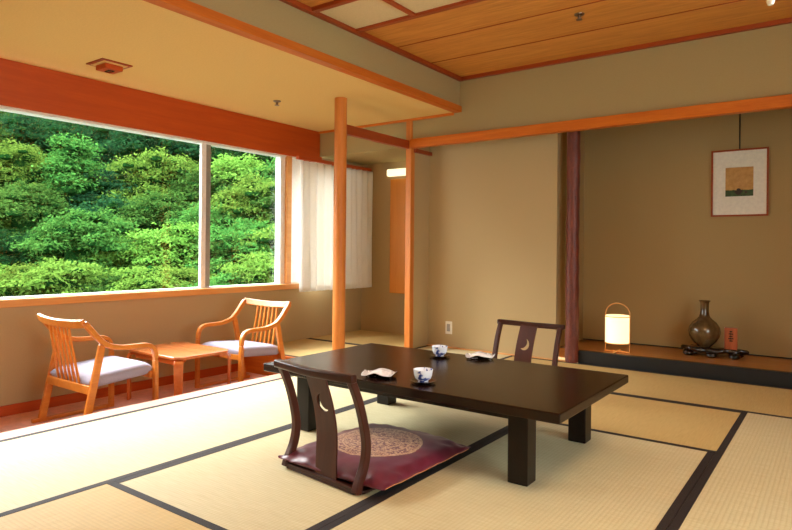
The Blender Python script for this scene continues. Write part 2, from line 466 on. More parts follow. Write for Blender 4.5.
obj('glass_pane', box(XW - .088, XW - .082, 4.530, WY1, WZ0 + .022, WZ1 - .012), M['glass'], parent=w)
obj('sash_stile', box(XW - .105, XW - .06, 4.385, 4.530, WZ0 + .022, WZ1 - .012), M['alu'], parent=w, bevel=.003)
obj('sash_stile', box(XW - .106, XW - .062, 3.352, 3.420, WZ0 + .022, WZ1 - .012), M['alu2'], parent=w, bevel=.003)
obj('sash_stile', box(XW - .105, XW - .03, 4.225, 4.290, WZ0 + .022, WZ1 - .012), M['alu'], parent=w, bevel=.003)
obj('window_jamb', box(XW - .12, XW + .005, 4.285, 4.345, WZ0, WZ1), M['sillwood'], parent=w, bevel=.003)

# unseen side window, added to light the right side of the room
w2 = struct('fill_window', box(XR + .02, XR + .08, RY0, RY1, RZ0, RZ0 + .04), M['orange_y'])
obj('window_frame', box(XR + .02, XR + .08, RY0, RY1, RZ1 - .04, RZ1), M['orange_y'], parent=w2)
for k in range(4):
    y = RY0 + (RY1 - RY0 - .04) * k / 3
    obj('sash_stile', box(XR + .025, XR + .075, y, y + .04, RZ0 + .04, RZ1 - .04), M['orange_z'], parent=w2)
    if k < 3: obj('glass_pane', box(XR + .048, XR + .052, y + .04, y + (RY1 - RY0 - .04) / 3, RZ0 + .04, RZ1 - .04), M['glass'], parent=w2)
# --- posts
def cyl(r, z0, z1, seg=36): return lathe([(0, z0), (r, z0), (r, z1), (0, z1)], seg)
o = obj('round_post', cyl(.051, 0, ZS), M['orange_z'], smooth=True, loc=(-3.302, 3.762, 0))
tag(o, 'round slim orange wooden post between corridor chairs and the tatami nook', 'post')
o = obj('square_post', box(-.031, .031, -.031, .031, 0, ZS), M['orange_z'], bevel=.005, loc=(-3.284, 4.734, 0))
tag(o, 'square orange wooden post at the corner of the back wall and nook', 'post')
bm = BM(); pr = []
for k in range(40):
    z = 1.945 * k / 39; pr.append((.054 + .0022 * math.sin(k * 1.7) + .0015 * math.sin(k * .6), z))
lathe([(0, 0)] + pr + [(0, 1.945)], 32, bm=bm)
for v in bm.verts:
    if v.co.xy.length > .01:
        d = noise.noise(Vector((v.co.x * 20, v.co.y * 20, v.co.z * 5))) * .004; v.co.xy *= 1 + d / .054
o = obj('alcove_pillar', bm, M['pillar'], smooth=True, loc=(-1.822, YB + .002, 0))
tag(o, 'dark reddish natural log pillar at the left end of the alcove', 'pillar')

# --- alcove platform
# the platform stops at the inner faces of the alcove walls
t = thing('alcove_platform', 'raised wooden alcove platform with a black front edge below lamp and vase', 'platform', (0, YB, 0))
obj('platform_board', box(-1.955, XR - .004, .05, YT - YB - .004, .02, .101), M['toko_top'], parent=t, bevel=.002)
obj('front_edge', box(-1.768, XR - .004, -.0, .05, -.048, .101), M['black'], parent=t, bevel=.003)
obj('back_edging', box(-1.955, XR - .004, YT - YB - .022, YT - YB - .005, .101, .109), M['black'], parent=t)

# --- tatami mats
def mat(x0, x1, y0, y1, axis, label, b0=True, b1=True):
    cx, cy = (x0 + x1) / 2, (y0 + y1) / 2; gx, gy = (.001, .0002) if axis == 'y' else (.0002, .001)
    hx, hy = (x1 - x0) / 2 - gx, (y1 - y0) / 2 - gy
    t = thing('tatami_mat', label, 'tatami mat', (cx, cy, 0), 0, 'tatami mats of the room')
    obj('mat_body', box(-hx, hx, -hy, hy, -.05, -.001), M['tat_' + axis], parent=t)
    bw = .031
    for s, on in ((-1, b0), (1, b1)):
        if not on: continue
        if axis == 'y': b = box(s * hx - (bw if s > 0 else 0), s * hx + (bw if s < 0 else 0), -hy, hy, -.03, .0005)
        else: b = box(-hx, hx, s * hy - (bw if s > 0 else 0), s * hy + (bw if s < 0 else 0), -.03, .0005)
        obj('mat_border', b, M['border'], parent=t)
R0, R1, R2, R3 = .386, 1.316, 3.170, 4.090
mat(XA, XB, -.54, R1, 'y', 'sunlit tatami mat along the corridor threshold at bottom left corner')
mat(XA, XB, R1, R2, 'y', 'bright sunlit tatami mat between corridor chairs and low table')
mat(XA, XB, R2, YB - .03, 'y', 'tatami mat beyond the low table beside the orange posts')
mat(XB, XC, R1, R2, 'y', 'tatami mat under the maroon cushion and the front legless chair')
mat(XC, XD, R1, R2, 'y', 'tatami mat under the right end of the low table, in foreground')
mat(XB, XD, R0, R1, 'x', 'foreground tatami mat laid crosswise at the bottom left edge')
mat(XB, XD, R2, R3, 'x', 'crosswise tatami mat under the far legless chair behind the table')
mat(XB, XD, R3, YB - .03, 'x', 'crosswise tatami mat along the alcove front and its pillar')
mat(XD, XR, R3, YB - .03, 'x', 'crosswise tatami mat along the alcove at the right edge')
mat(XD, .464, R3 - 1.855, R3, 'y', 'foreground tatami mat at the bottom right corner of the room')
# (the same mats go on to the right of and behind the camera)
mat(.464, XR, R3 - 1.855, R3, 'y', 'tatami mat along the right wall, beyond the bottom right corner mat')
mat(XD, .464, R3 - 3.71, R3 - 1.855, 'y', 'tatami mat in front of the bottom right corner mat')
mat(.464, XR, R3 - 3.71, R3 - 1.855, 'y', 'tatami mat in the front right corner of the room')
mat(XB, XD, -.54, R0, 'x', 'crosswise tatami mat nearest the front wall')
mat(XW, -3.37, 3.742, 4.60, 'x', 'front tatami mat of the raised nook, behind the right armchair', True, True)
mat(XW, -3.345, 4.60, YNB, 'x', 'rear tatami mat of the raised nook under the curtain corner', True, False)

# ------------------------------------------------------------------ low table
TX0, TX1, TY0, TY1, TH = -2.410, -.826, 2.160, 3.055, .335
tcx, tcy = (TX0 + TX1) / 2, (TY0 + TY1) / 2
t = thing('low_table', 'large dark lacquered low table on four square legs in room centre', 'table', (tcx, tcy, 0))
hx, hy = (TX1 - TX0) / 2, (TY1 - TY0) / 2
obj('tabletop', box(-hx, hx, -hy, hy, TH - .04, TH), M['lacq'], parent=t, bevel=.006, seg=3)
lx0, lx1, ly0, ly1 = -2.262 - tcx, -.992 - tcx, 2.255 - tcy, 3.035 - tcy - .02
for x in (lx0, lx1 - .086):
    for y in (ly0, ly1 - .086):
        obj('leg', box(x, x + .086, y, y + .086, 0, TH - .04), M['lacq_leg'], parent=t, bevel=.004)
for y in (ly0 + .012, ly1 - .037):
    obj('apron', box(lx0 + .086, lx1 - .086, y, y + .025, TH - .085, TH - .04), M['lacq'], parent=t, bevel=.002)
for x in (lx0 + .02, lx1 - .045):
    obj('apron', box(x, x + .025, ly0 + .086, ly1 - .086, TH - .085, TH - .04), M['lacq'], parent=t, bevel=.002)

# ------------------------------------------------------------------ legless chairs
ZPROF = spline([(0, 0, .006), (0, .012, .04), (0, .040, .10), (0, .052, .17), (0, .040, .25), (0, .010, .35), (0, -.03, .438)], 6)
def back_y(z):
    for a, b in zip(ZPROF, ZPROF[1:]):
        if a.z <= z <= b.z: return a.y + (b.y - a.y) * (z - a.z) / max(1e-6, b.z - a.z)
    return ZPROF[-1].y if z > .4 else 0
def crescent(cx, cz, r, d, axis):
    """outline of a thin moon: a disc less the same disc moved by d along axis"""
    th = math.acos(d / (2 * r)); pts = []; n = 16
    for k in range(n + 1):
        a = axis + th + (2 * PI - 2 * th) * k / n; pts.append((cx + r * math.cos(a), cz + r * math.sin(a)))
    ox, oz = cx + d * math.cos(axis), cz + d * math.sin(axis)
    a0 = math.atan2(pts[-1][1] - oz, pts[-1][0] - ox); a1 = math.atan2(pts[0][1] - oz, pts[0][0] - ox)
    while a1 > a0: a1 -= 2 * PI
    for k in range(1, n):
        a = a0 + (a1 - a0) * k / n; pts.append((ox + r * math.cos(a), oz + r * math.sin(a)))
    return pts
SPROF = spline([(.034, .006, .014), (.030, .012, .10), (.024, .018, .20), (.014, .006, .31), (.004, -.026, .425), (.003, -.032, .438)], 6)
def make_zaisu(label, loc, rz):
    t = thing('legless_chair', label, 'chair', loc, rz, 'legless floor chairs at the low table')
    for s in (-1, 1):
        p = [Vector((s * (.214 - .002 * (q.z / .44)), q.y, q.z)) for q in ZPROF]
        obj('back_upright', sweep(p, (.03, .026), (.034, .03), X), M['zaisu'], parent=t, smooth=True, bevel=.004)
    crest = spline([(-.238, -.036, .446), (-.12, -.046, .444), (0, -.05, .442), (.12, -.046, .444), (.238, -.036, .446)], 6)
    obj('top_rail', sweep(crest, .032, .034, Z), M['zaisu_x'], parent=t, smooth=True, bevel=.007, seg=3)
    # splat with a crescent moon hole
    bm = BM(); sweep(SPROF, (.122, .116), .008, X, bm)
    sp = obj('back_splat', bm, M['zaisu'], parent=t, smooth=True)
    cut = BM(); pts = crescent(.020, .318, .038, .022, math.radians(28))
    a = [cut.verts.new((p[0], -.12, p[1])) for p in pts]; b = [cut.verts.new((p[0], .2, p[1])) for p in pts]
    cut.faces.new(a); cut.faces.new(b[::-1])
    for i in range(len(a)): cut.faces.new((a[i], b[i], b[(i + 1) % len(a)], a[(i + 1) % len(a)]))
    co = obj('moon_cutter', cut, M['zaisu'])
    md = sp.modifiers.new('moon', 'BOOLEAN'); md.object = co; md.operation = 'DIFFERENCE'; md.solver = 'EXACT'
    co.parent = t
    bpy.context.view_layer.update()
    dg = bpy.context.evaluated_depsgraph_get()
    me = bpy.data.meshes.new_from_object(sp.evaluated_get(dg)); sp.modifiers.clear(); sp.data = me
    bpy.data.objects.remove(co)
    obj('seat_board', prism([(-.230, .45), (-.230, .03), (-.205, -.006), (.205, -.006), (.230, .03), (.230, .45)], 0, .012), M['zaisu_x'], parent=t, bevel=.004)
    obj('bottom_rail', box(-.200, .200, -.008, .014, .012, .026), M['zaisu_x'], parent=t, bevel=.003)
    return t
ROT1 = math.radians(-6.5)
z1 = make_zaisu('dark wooden legless chair with moon cutout nearest the viewer, behind maroon cushion', (-1.686, 1.810, 0), ROT1)
dup(z1, (-1.650, 3.73, 0), PI + math.radians(-3), 'dark wooden legless chair with moon cutout on the far side of the table')

# cushion
CROT = math.radians(-1.5)
t = thing('floor_cushion', 'maroon brocade floor cushion with round gold medallion before the front legless chair', 'cushion', (-1.640, 2.130, .018), CROT)
bm = pillow(.285, .318, 0, .075, 40, 40, 3.2, 0, .010, 0, .28, 3)
obj('cushion_cover', bm, M['cushion'], parent=t, smooth='all')
bm = tube(spline([(.284, -.30 + .05 * k, .019 + .0025 * math.sin(k * 2.1)) for k in range(13)], 4), .0016, 6)
s = obj('edge_stitching', bm, M['sillwood'], parent=t); s['label'] = 'pale stitched seam'

# ------------------------------------------------------------------ tea things on the table
def saucer_cup(x, y, lab_cup, lab_s):
    o = obj('tea_saucer', lathe([(0, 0), (.034, 0), (.036, .004), (.056, .009), (.058, .012), (.05, .0115), (.034, .007), (0, .007)], 36), M['saucer'], smooth=True, loc=(x, y, TH))
    tag(o, lab_s, 'saucer', 'dark tea saucers')
    o = obj('teacup', lathe([(0, 0), (.023, 0), (.024, .006), (.035, .014), (.041, .030), (.044, .054), (.042, .054), (.039, .032), (.032, .016), (.015, .01), (0, .009)], 40), M['porcelain'], smooth=True, loc=(x, y, TH + .0072))
    tag(o, lab_cup, 'teacup', 'blue and white teacups')
saucer_cup(-1.505, 2.285, 'blue and white teacup nearest viewer, right of the front dish', 'dark round saucer under the front blue and white teacup')
saucer_cup(-1.795, 2.890, 'blue and white teacup at the far edge of the table', 'dark round saucer under the far blue and white teacup')
def dish(x, y, rz, lab, lab2, seed):
    bm = BM(); n = 40; rows = []
    for layer in (0, 1):
        rr = []
        for q in range(7):
            f = q / 6; ring = []
            for k in range(n):
                a = 2 * PI * k / n; sq = 1 / max(abs(math.cos(a)), abs(math.sin(a))) ** .55
                r = .078 * f * sq * (1 + .06 * math.sin(5 * a + seed))
                z = .004 + .022 * f ** 3 * (.75 + .3 * math.sin(4 * a + PI / 2 + PI) * -1) + .002 * f * math.sin(7 * a + seed)
                if layer: z -= .004
                z = max(z, 0.001 if layer else .004)
                ring.append(bm.verts.new((r * math.cos(a), r * math.sin(a) * .8, z)) if f > 0 else None)
            if f == 0: c = bm.verts.new((0, 0, .004 - .004 * layer)); ring = [c] * n
            rr.append(ring)
        rows.append(rr)
    for layer in (0, 1):
        for q in range(6):
            for k in range(n):
                j = (k + 1) % n; a, b = rows[layer][q], rows[layer][q + 1]
                f = bm.faces.new((a[k], b[k], b[j])) if q == 0 else bm.faces.new((a[k], b[k], b[j], a[j]))
                f.material_index = layer
    for k in range(n):
        j = (k + 1) % n; f = bm.faces.new((rows[0][6][k], rows[1][6][k], rows[1][6][j], rows[0][6][j])); f.material_index = 0
    o = obj('leaf_dish', bm, [M['dish'], M['saucer']], smooth='all', loc=(x, y, TH + .0005)); o.rotation_euler.z = rz
    tag(o, lab, 'dish', 'leaf dishes on the table')
    bm = BM(); nx, ny = 16, 12; g = []
    for j in range(ny + 1):
        g.append([])
        for i in range(nx + 1):
            u, v = 2 * i / nx - 1, 2 * j / ny - 1
            h = .004 + .02 * max(0, 1 - u * u * .9) * max(0, 1 - v * v) + .007 * noise.noise(Vector((u * 2.6, v * 2.6, seed * 3.1)))
            if abs(u) > .75: h = .006 + .012 * (abs(u) - .75) * 3 + .005 * math.sin(v * 6 + seed)
            g[-1].append(bm.verts.new((u * .055, v * .032 * (1 + .5 * max(0, abs(u) - .7)), max(.003, h))))
    for j in range(ny):
        for i in range(nx): bm.faces.new((g[j][i], g[j][i + 1], g[j + 1][i + 1], g[j + 1][i]))
    r = bmesh.ops.extrude_face_region(bm, geom=bm.faces[:])
    for v in [e for e in r['geom'] if isinstance(e, bmesh.types.BMVert)]: v.co.z = .0015
    o = obj('paper_packet', bm, M['paper'], smooth='all', loc=(x, y, TH + .0045)); o.rotation_euler.z = rz + .3
    tag(o, lab2, 'packet', 'paper packets on the dishes')
dish(-1.742, 2.275, math.radians(20), 'small leaf dish on table nearest viewer, left of front teacup', 'crinkled white paper packet on the front leaf dish', 1)
dish(-1.603, 3.000, math.radians(25), 'small leaf dish on the far table edge by the far legless chair', 'crinkled white paper packet on the far leaf dish', 2)

# ------------------------------------------------------------------ corridor armchairs and table
def make_armchair(label, loc, rz):
    t = thing('armchair', label, 'chair', loc, rz, 'low wooden armchairs in the window corridor')
    W = .268
    crest = spline([(-W - .012, -.238, .668), (-.18, -.250, .660), (0, -.258, .655), (.18, -.250, .660), (W + .012, -.238, .668)], 6)
    obj('crest_rail', sweep(crest, .05, .022, Z + Y * -.35), M['chair'], parent=t, smooth=True, bevel=.005, seg=3)
    for s in (-1, 1):
        p = spline([(s * (W + .006), -.236, .672), (s * (W + .008), -.200, .632), (s * (W + .008), -.150, .572), (s * (W + .006), -.09, .524), (s * (W + .004), 0, .500),
                    (s * W, .10, .496), (s * W, .165, .494), (s * W, .208, .478), (s * W, .230, .440), (s * W, .236, .39)], 6)
        obj('armrest', sweep(p, .036, (.034, .026), X), M['chair'], parent=t, smooth=True, bevel=.006, seg=3)
        obj('front_leg', sweep([Vector((s * W, .236, .39)), Vector((s * W, .238, .2)), Vector((s * W, .238, .0))], .036, (.026, .03), X), M['chair'], parent=t, bevel=.005)
        obj('rear_leg', sweep([Vector((s * (W - .004), -.120, .530)), Vector((s * (W - .004), -.225, .018))], .026, (.040, .046), X), M['chair'], parent=t, bevel=.005)
        obj('floor_runner', box(s * W - .016, s * W + .016, -.285, .225, 0, .024), M['chair'], parent=t, bevel=.005)
        obj('side_rail', sweep([Vector((s * (W - .09), -.18, .272)), Vector((s * (W - .09), .21, .300))], .03, .016, X), M['chair'], parent=t, bevel=.004)
    obj('rear_rail', box(-W + .014, W - .014, -.198, -.172, .238, .290), M['chair'], parent=t, bevel=.004)
    obj('front_rail', box(-W + .016, W - .016, .205, .228, .275, .318), M['chair'], parent=t, bevel=.004)
    for k in range(6):
        f = k / 2.5 - 1
        p = spline([(f * .118, -.250, .650), (f * .120, -.236, .56), (f * .124, -.212, .43), (f * .130, -.185, .285)], 6)
        obj('back_slat', sweep(p, .017, .012, X), M['chair'], parent=t, smooth=True, bevel=.003)
    bm = pillow(W - .021, .208, 0, .082, 24, 24, 8, 0, 0, .016, .5)
    obj('seat_cushion', bm, M['cloth'], parent=t, smooth='all', loc=(0, .022, .284))
    return t
a1 = make_armchair('left slatted wooden armchair in the corridor, turned toward the corridor table', (-3.872, 2.075, ZH), 0)
dup(a1, (-3.880, 3.266, ZH), PI + math.radians(-1), 'right slatted wooden armchair in the corridor, before the raised nook')

t = thing('corridor_table', 'small orange wooden table between the two corridor armchairs', 'table', (-3.935, 2.715, ZH))
hx, hy, c = .322, .232, .05
HT = .375
octo = [(-hx + c, -hy), (hx - c, -hy), (hx, -hy + c), (hx, hy - c), (hx - c, hy), (-hx + c, hy), (-hx, hy - c), (-hx, -hy + c)]
obj('table_top', prism(octo, HT - .022, HT), M['ctable'], parent=t, bevel=.005, seg=3)
for sx in (-1, 1):
    for sy in (-1, 1):
        d = Vector((sx, sy, 0)).normalized(); cc = Vector((sx * (hx - c / 2), sy * (hy - c / 2), 0)); sd = Vector((-d.y, d.x, 0))
        p = spline([cc - d * .06 + Z * (HT - .033), cc - d * .02 + Z * (HT - .032), cc + d * .004 + Z * (HT - .045), cc + d * .010 + Z * (HT - .08), cc + d * .008 + Z * .18, cc + d * .006], 6)
        obj('leg', sweep(p, (.072, .054), .02, sd), M['ctable'], parent=t, smooth=True, bevel=.004)
for sy in (-1, 1):
    obj('apron', box(-hx + .08, hx - .08, sy * (hy - .04) - .009, sy * (hy - .04) + .009, HT - .062, HT - .022), M['ctable'], parent=t, bevel=.003)

# ------------------------------------------------------------------ curtain, nook
def curtain():
    bm = BM(); n = 230; cols = []
    zs = [1.800, 1.74, 1.6, 1.3, 1.0, .75, .56, .497]
    for i in range(n + 1):
        f = i / n; y = 4.335 + (5.435 - 4.335) * f; col = []
        for z in zs:
            dn = (1.8 - z) / 1.3
            amp = .016 + .022 * dn
            ph = f * 2 * PI * 11 + 1.2 * math.sin(f * 9) + .3 * dn * math.sin(f * 21)
            x = -4.335 + .035 * f + amp * math.sin(ph) + .008 * math.sin(f * 40 + dn * 3)
            col.append(bm.verts.new((x, y + .006 * math.cos(ph) + .012 * dn * math.sin(f * 12), z + (.006 * math.sin(ph) if z < .5 else 0))))
        cols.append(col)
    for a, b in zip(cols, cols[1:]):
        for k in range(len(zs) - 1): bm.faces.new((a[k], b[k], b[k + 1], a[k + 1]))
    return bm
t = thing('curtain', 'white sheer curtain drawn to the right end of the window', 'curtain', (0, 0, 0))
cb = curtain()
o = obj('curtain_cloth', cb, M['sheer'], parent=t, smooth='all')
s = o.modifiers.new('thick', 'SOLIDIFY'); s.thickness = .0015
t2 = thing('curtain_rail', 'orange brown curtain rail along the nook window wall', 'curtain rail', (0, 0, 0))
obj('rail', box(-4.352, -4.312, 4.30, 5.45, 1.805, 1.838), M['header'], parent=t2, bevel=.003)
for y in (4.5, 5.2): obj('bracket', box(XW + .0, -4.352, y, y + .03, 1.808, 1.835), M['header'], parent=t2)

t = thing('wall_light', 'lit white tube light above the orange panel in the nook', 'light', (-3.805, YNB, 1.766))
obj('base_plate', box(-.25, .25, -.02, 0, -.036, .036), M['white'], parent=t, bevel=.003)
obj('lit_cover', box(-.245, .245, -.08, -.02, -.040, .038), M['tube'], parent=t, bevel=.012, seg=3)
o = obj('wall_panel', box(-.29, .29, -.03, 0, -.625, .625), M['board'], bevel=.004, loc=(-3.742, YNB, 1.072))
tag(o, 'tall plain orange wooden panel on the nook back wall beside square post', 'panel')

# --- outlet
t = thing('wall_outlet', 'small pale outlet plate low on the plain back wall', 'outlet', (-3.018, YB, .188))
obj('plate', box(-.036, .036, -.008, 0, -.06, .06), M['white'], parent=t, bevel=.003)
obj('socket', box(-.018, .018, -.011, -.008, -.035, .035), M['alu2'], parent=t, bevel=.002)

# --- ceiling fittings
t = thing('ceiling_box', 'small wooden box fitting with a square rim on corridor ceiling', 'ceiling fitting', (-3.98, 2.19, ZS))
R_ = .105
obj('rim', box(-R_, R_, -R_, R_, -.008, 0), M['trim_red'], parent=t, bevel=.002)
obj('inner_panel', box(-R_ + .022, R_ - .022, -R_ + .022, R_ - .022, -.011, -.008), M['hceil'], parent=t)
obj('box_body', box(-.062, .062, -.062, .062, -.045, -.011), M['header'], parent=t, bevel=.006)
obj('lens', box(-.03, .03, -.02, .02, -.052, -.045), M['saucer'], parent=t, bevel=.003)
def sprinkler(x, y, z, lab):
    t = thing('sprinkler_head', lab, 'sprinkler', (x, y, z), 0, 'ceiling sprinklers')
    obj('escutcheon', lathe([(0, 0), (.032, 0), (.03, -.006), (.014, -.012), (0, -.012)], 28), M['metal'], parent=t, smooth=True)
    obj('nozzle', lathe([(0, -.012), (.011, -.012), (.009, -.03), (.02, -.034), (.02, -.038), (0, -.038)], 20), M['metal'], parent=t, smooth=True)
sprinkler(-3.80, 3.53, ZS, 'small metal sprinkler on the pale corridor ceiling near the round post')
sprinkler(-1.375, 3.87, ZC, 'small metal sprinkler on the wooden plank ceiling')

# --- pendant lamp over the room; only the white pull knob hangs into the picture
t = thing('pendant_lamp', 'pendant ceiling lamp whose white pull cord end shows at top right', 'lamp', (-.158, 1.90, 0))
obj('cord', tube([(0, 0, 2.2), (0, 0, ZC)], .005), M['white'], parent=t)
bm = box(-.26, .26, -.26, -.24, 2.14, 2.18); box(-.26, .26, .24, .26, 2.14, 2.18, bm); box(-.26, -.24, -.24, .24, 2.14, 2.18, bm); box(.24, .26, -.24, .24, 2.14, 2.18, bm)
box(-.24, .24, -.01, .01, 2.16, 2.18, bm)
obj('lamp_frame', bm, M['orange_x'], parent=t)
obj('diffuser', box(-.24, .24, -.24, .24, 1.98, 2.16), M['pendant'], parent=t, bevel=.02, seg=3)
pc = obj('pull_cord', tube([(0, 0, 1.635), (0, 0, 1.98)], .0018, 8), M['white'], parent=t)
obj('pull_knob', lathe([(0, -.022), (.007, -.021), (.0105, -.010), (.009, .014), (.004, .030), (0, .030)], 20), M['white'], parent=pc, smooth=True, loc=(0, 0, 1.609))

# ------------------------------------------------------------------ alcove things
ZP = .101
t = thing('paper_lantern', 'lit round paper lantern with a bent wooden handle in the alcove', 'lamp', (-1.482, 5.135, ZP))
obj('lamp_shade', lathe([(0, .082), (.090, .082), (.095, .088), (.095, .298), (.090, .304), (0, .304)], 48), M['shade'], parent=t, smooth=True)
hp = [(-.098, 0, 0), (-.098, 0, .15), (-.098, 0, .31)]
for k in range(1, 16):
    a = PI - PI * k / 16; hp.append((.098 * math.cos(a), 0, .31 + .092 * math.sin(a)))
hp += [(.098, 0, .31), (.098, 0, .15), (.098, 0, 0)]
obj('handle', tube(hp, .0042), M['sillwood'], parent=t, smooth=True)
for z in (.080, .296):
    bm = lathe([(.0955, z - .003), (.099, z - .003), (.099, z + .003), (.0955, z + .003), (.0955, z - .003)], 48)
    obj('hoop', bm, M['sillwood'], parent=t, smooth=True)
bm = box(-.096, .096, -.008, .008, .006, .014); box(-.008, .008, -.092, .092, .006, .014, bm)
obj('base_cross', bm, M['sillwood'], parent=t)

bm = BM()
random.seed(11)
prof = []
N = 60; tops = []; bots = []
for i in range(N):
    a = 2 * PI * i / N
    r = 1 + .10 * math.sin(3 * a + .6) + .07 * math.sin(7 * a) + .05 * math.sin(11 * a + 2)
    prof.append((.225 * r * math.cos(a), .095 * r * math.sin(a)))
rings = []
for (k, z) in ((.90, .034), (1.0, .044), (1.0, .060), (.95, .068)):
    rings.append([bm.verts.new((p[0] * k, p[1] * k, z + .007 * noise.noise(Vector((p[0] * 30, p[1] * 30, 4))) + .004 * math.sin(i * .9))) for i, p in enumerate(prof)])
bm.faces.new(rings[0][::-1])
for a, b in zip(rings, rings[1:]):
    for i in range(N): bm.faces.new((a[i], a[(i + 1) % N], b[(i + 1) % N], b[i]))
c0 = bm.verts.new((0, 0, .066))
for i in range(N): bm.faces.new((rings[-1][i], rings[-1][(i + 1) % N], c0))
t = thing('root_stand', 'black knobbly lacquered root stand under the vase and red block', 'stand', (-.825, 5.44, ZP))
obj('stand_top', bm, M['stand'], parent=t, smooth='all')
for (x, y) in ((-.17, -.05), (.16, -.055), (-.15, .06), (.17, .055), (0, -.07)):
    obj('foot', lathe([(0, 0), (.026, 0), (.041, .012), (.041, .03), (.026, .046), (0, .05)], 16, (x, y)), M['stand'], parent=t, smooth=True)
VZ = ZP + .070
o = obj('vase', lathe([(0, 0), (.046, 0), (.05, .006), (.060, .014), (.090, .045), (.112, .085), (.119, .120), (.112, .158), (.088, .196), (.056, .222), (.040, .240), (.034, .262), (.031, .300), (.031, .340), (.035, .358), (.043, .366), (.043, .370), (.036, .368), (.025, .355), (.020, .30), (.02, .26), (0, .25)], 56),
        M['vase'], smooth=True, loc=(-.888, 5.445, VZ))
tag(o, 'round brown glazed vase with a narrow neck on the black stand', 'vase')
t = thing('wooden_block', 'small upright reddish wooden block on the stand, right of the vase', 'block', (-.698, 5.43, VZ), math.radians(8))
obj('block_body', box(-.045, .045, -.03, .03, .0, .168), M['incense'], parent=t, bevel=.004)
bm = BM()
for z, w_ in ((.14, .010), (.122, .016), (.104, .012), (.086, .018), (.068, .012)): box(-w_, w_, -.0315, -.03, z - .004, z + .004, bm)
box(-.002, .002, -.0315, -.03, .062, .146, bm)
obj('carved_marks', bm, M['saucer'], parent=t)

# framed picture
t = thing('framed_picture', 'small framed print with wide pale mount hanging on the alcove wall', 'picture', (-.680, YT - .012, 1.497))
fw, fh, b_ = .206, .274, .014
bm = box(-fw, fw, -.012, .01, fh - b_, fh); box(-fw, fw, -.012, .01, -fh, -fh + b_, bm)
box(-fw, -fw + b_, -.012, .01, -fh + b_, fh - b_, bm); box(fw - b_, fw, -.012, .01, -fh + b_, fh - b_, bm)
obj('frame', bm, M['trim_red'], parent=t)
obj('mount', box(-fw + b_, fw - b_, -.004, .008, -fh + b_, fh - b_), M['mat_board'], parent=t)
pr_ = obj('print', box(-.100, .100, -.0055, -.004, -.118, .118), M['print'], parent=t, loc=(0, 0, .008))
bm = BM()
for (x, z, r) in ((-.004, -.068, .016), (.014, -.078, .012), (-.024, -.082, .012), (.048, -.086, .010), (-.006, -.09, .02)):
    vs = [bm.verts.new((x + r * math.cos(2 * PI * k / 14), -.0062, z + r * .9 * math.sin(2 * PI * k / 14))) for k in range(14)]
    f = bm.faces.new(vs); rr = bmesh.ops.extrude_face_region(bm, geom=[f])
    for v in [e for e in rr['geom'] if isinstance(e, bmesh.types.BMVert)]: v.co.y = -.0055
obj('dark_figure_shape', bm, M['print_dark'], parent=pr_)
obj('hanging_wire', box(-.004, .004, .0, .006, fh, 2.25 - 1.497), M['black'], parent=t)

# ------------------------------------------------------------------ camera
F, CY, YAW, ROLL = 613.4, 249.1, .6285, -.0093
cam = bpy.data.cameras.new('camera'); co = bpy.data.objects.new('camera', cam); COL.objects.link(co)
cam.sensor_width = 36; cam.lens = F / 792 * 36; cam.shift_y = -(265 - CY) / 792; cam.clip_end = 400; cam.clip_start = .02
Bm = Matrix(((1, 0, 0), (0, 0, 1), (0, -1, 0)))
Mw = Matrix.Rotation(YAW, 3, 'Z') @ Bm @ Matrix.Rotation(ROLL, 3, 'Z')
Mb = Matrix((Mw.col[0], -Mw.col[1], -Mw.col[2])).transposed()
co.matrix_world = Matrix.Translation((0, 0, .93)) @ Mb.to_4x4()
SC.camera = co
def along(px, py, depth):
    d = Mw @ Vector(((px - 396) / F, (py - CY) / F, 1)); return Vector((0, 0, .93)) + d * depth

# ------------------------------------------------------------------ wooded hillside outside
def hill_z(x, y):
    d = -x - 4.6
    z = -9 + max(0, d - 8) * .36 + max(0, d - 26) * .28
    return z + .6 * noise.noise(Vector((x * .12, y * .12, 0)))
bm = BM(); gx, gy = 40, 40; g = []
for i in range(gx + 1):
    g.append([bm.verts.new((-7 - 75 * i / gx, -25 + 95 * j / gy, 0)) for j in range(gy + 1)])
for r in g:
    for v in r: v.co.z = hill_z(v.co.x, v.co.y)
for i in range(gx):
    for j in range(gy): bm.faces.new((g[i][j], g[i + 1][j], g[i + 1][j + 1], g[i][j + 1]))
struct('hillside', bm, M['hill'], smooth='all')

def leafy(bm, c, rx, rz, n, ls, rnd, mi=0):
    """sprays of leaves scattered over the upper side of one branch end"""
    for _ in range(max(3, n // 9)):
        u = rnd.uniform(-.45, 1); a = rnd.uniform(0, 2 * PI); s = math.sqrt(max(0, 1 - u * u))
        nrm = Vector((s * math.cos(a), s * math.sin(a), u)); k = rnd.uniform(.62, 1.28)
        p0 = c + Vector((nrm.x * rx * k, nrm.y * rx * k, nrm.z * rz * k)); sr = rnd.uniform(.045, .10)
        tilt = (nrm * .6 + Vector((rnd.gauss(0, .3), rnd.gauss(0, .3), .75))).normalized()
        for _ in range(9):
            p = p0 + Vector((rnd.gauss(0, sr), rnd.gauss(0, sr), rnd.gauss(0, sr * .4) ))
            q = (tilt + Vector((rnd.gauss(0, .35), rnd.gauss(0, .35), rnd.gauss(0, .35)))).normalized()
            t1 = q.orthogonal().normalized(); t1 = (Matrix.Rotation(rnd.uniform(0, 6.28), 3, q) @ t1); t2 = q.cross(t1)
            l, w_ = ls * rnd.uniform(.6, 1.35), ls * rnd.uniform(.3, .6)
            vs = [bm.verts.new(p + t1 * l), bm.verts.new(p + t2 * w_), bm.verts.new(p - t1 * l), bm.verts.new(p - t2 * w_)]
            f = bm.faces.new(vs); f.material_index = mi
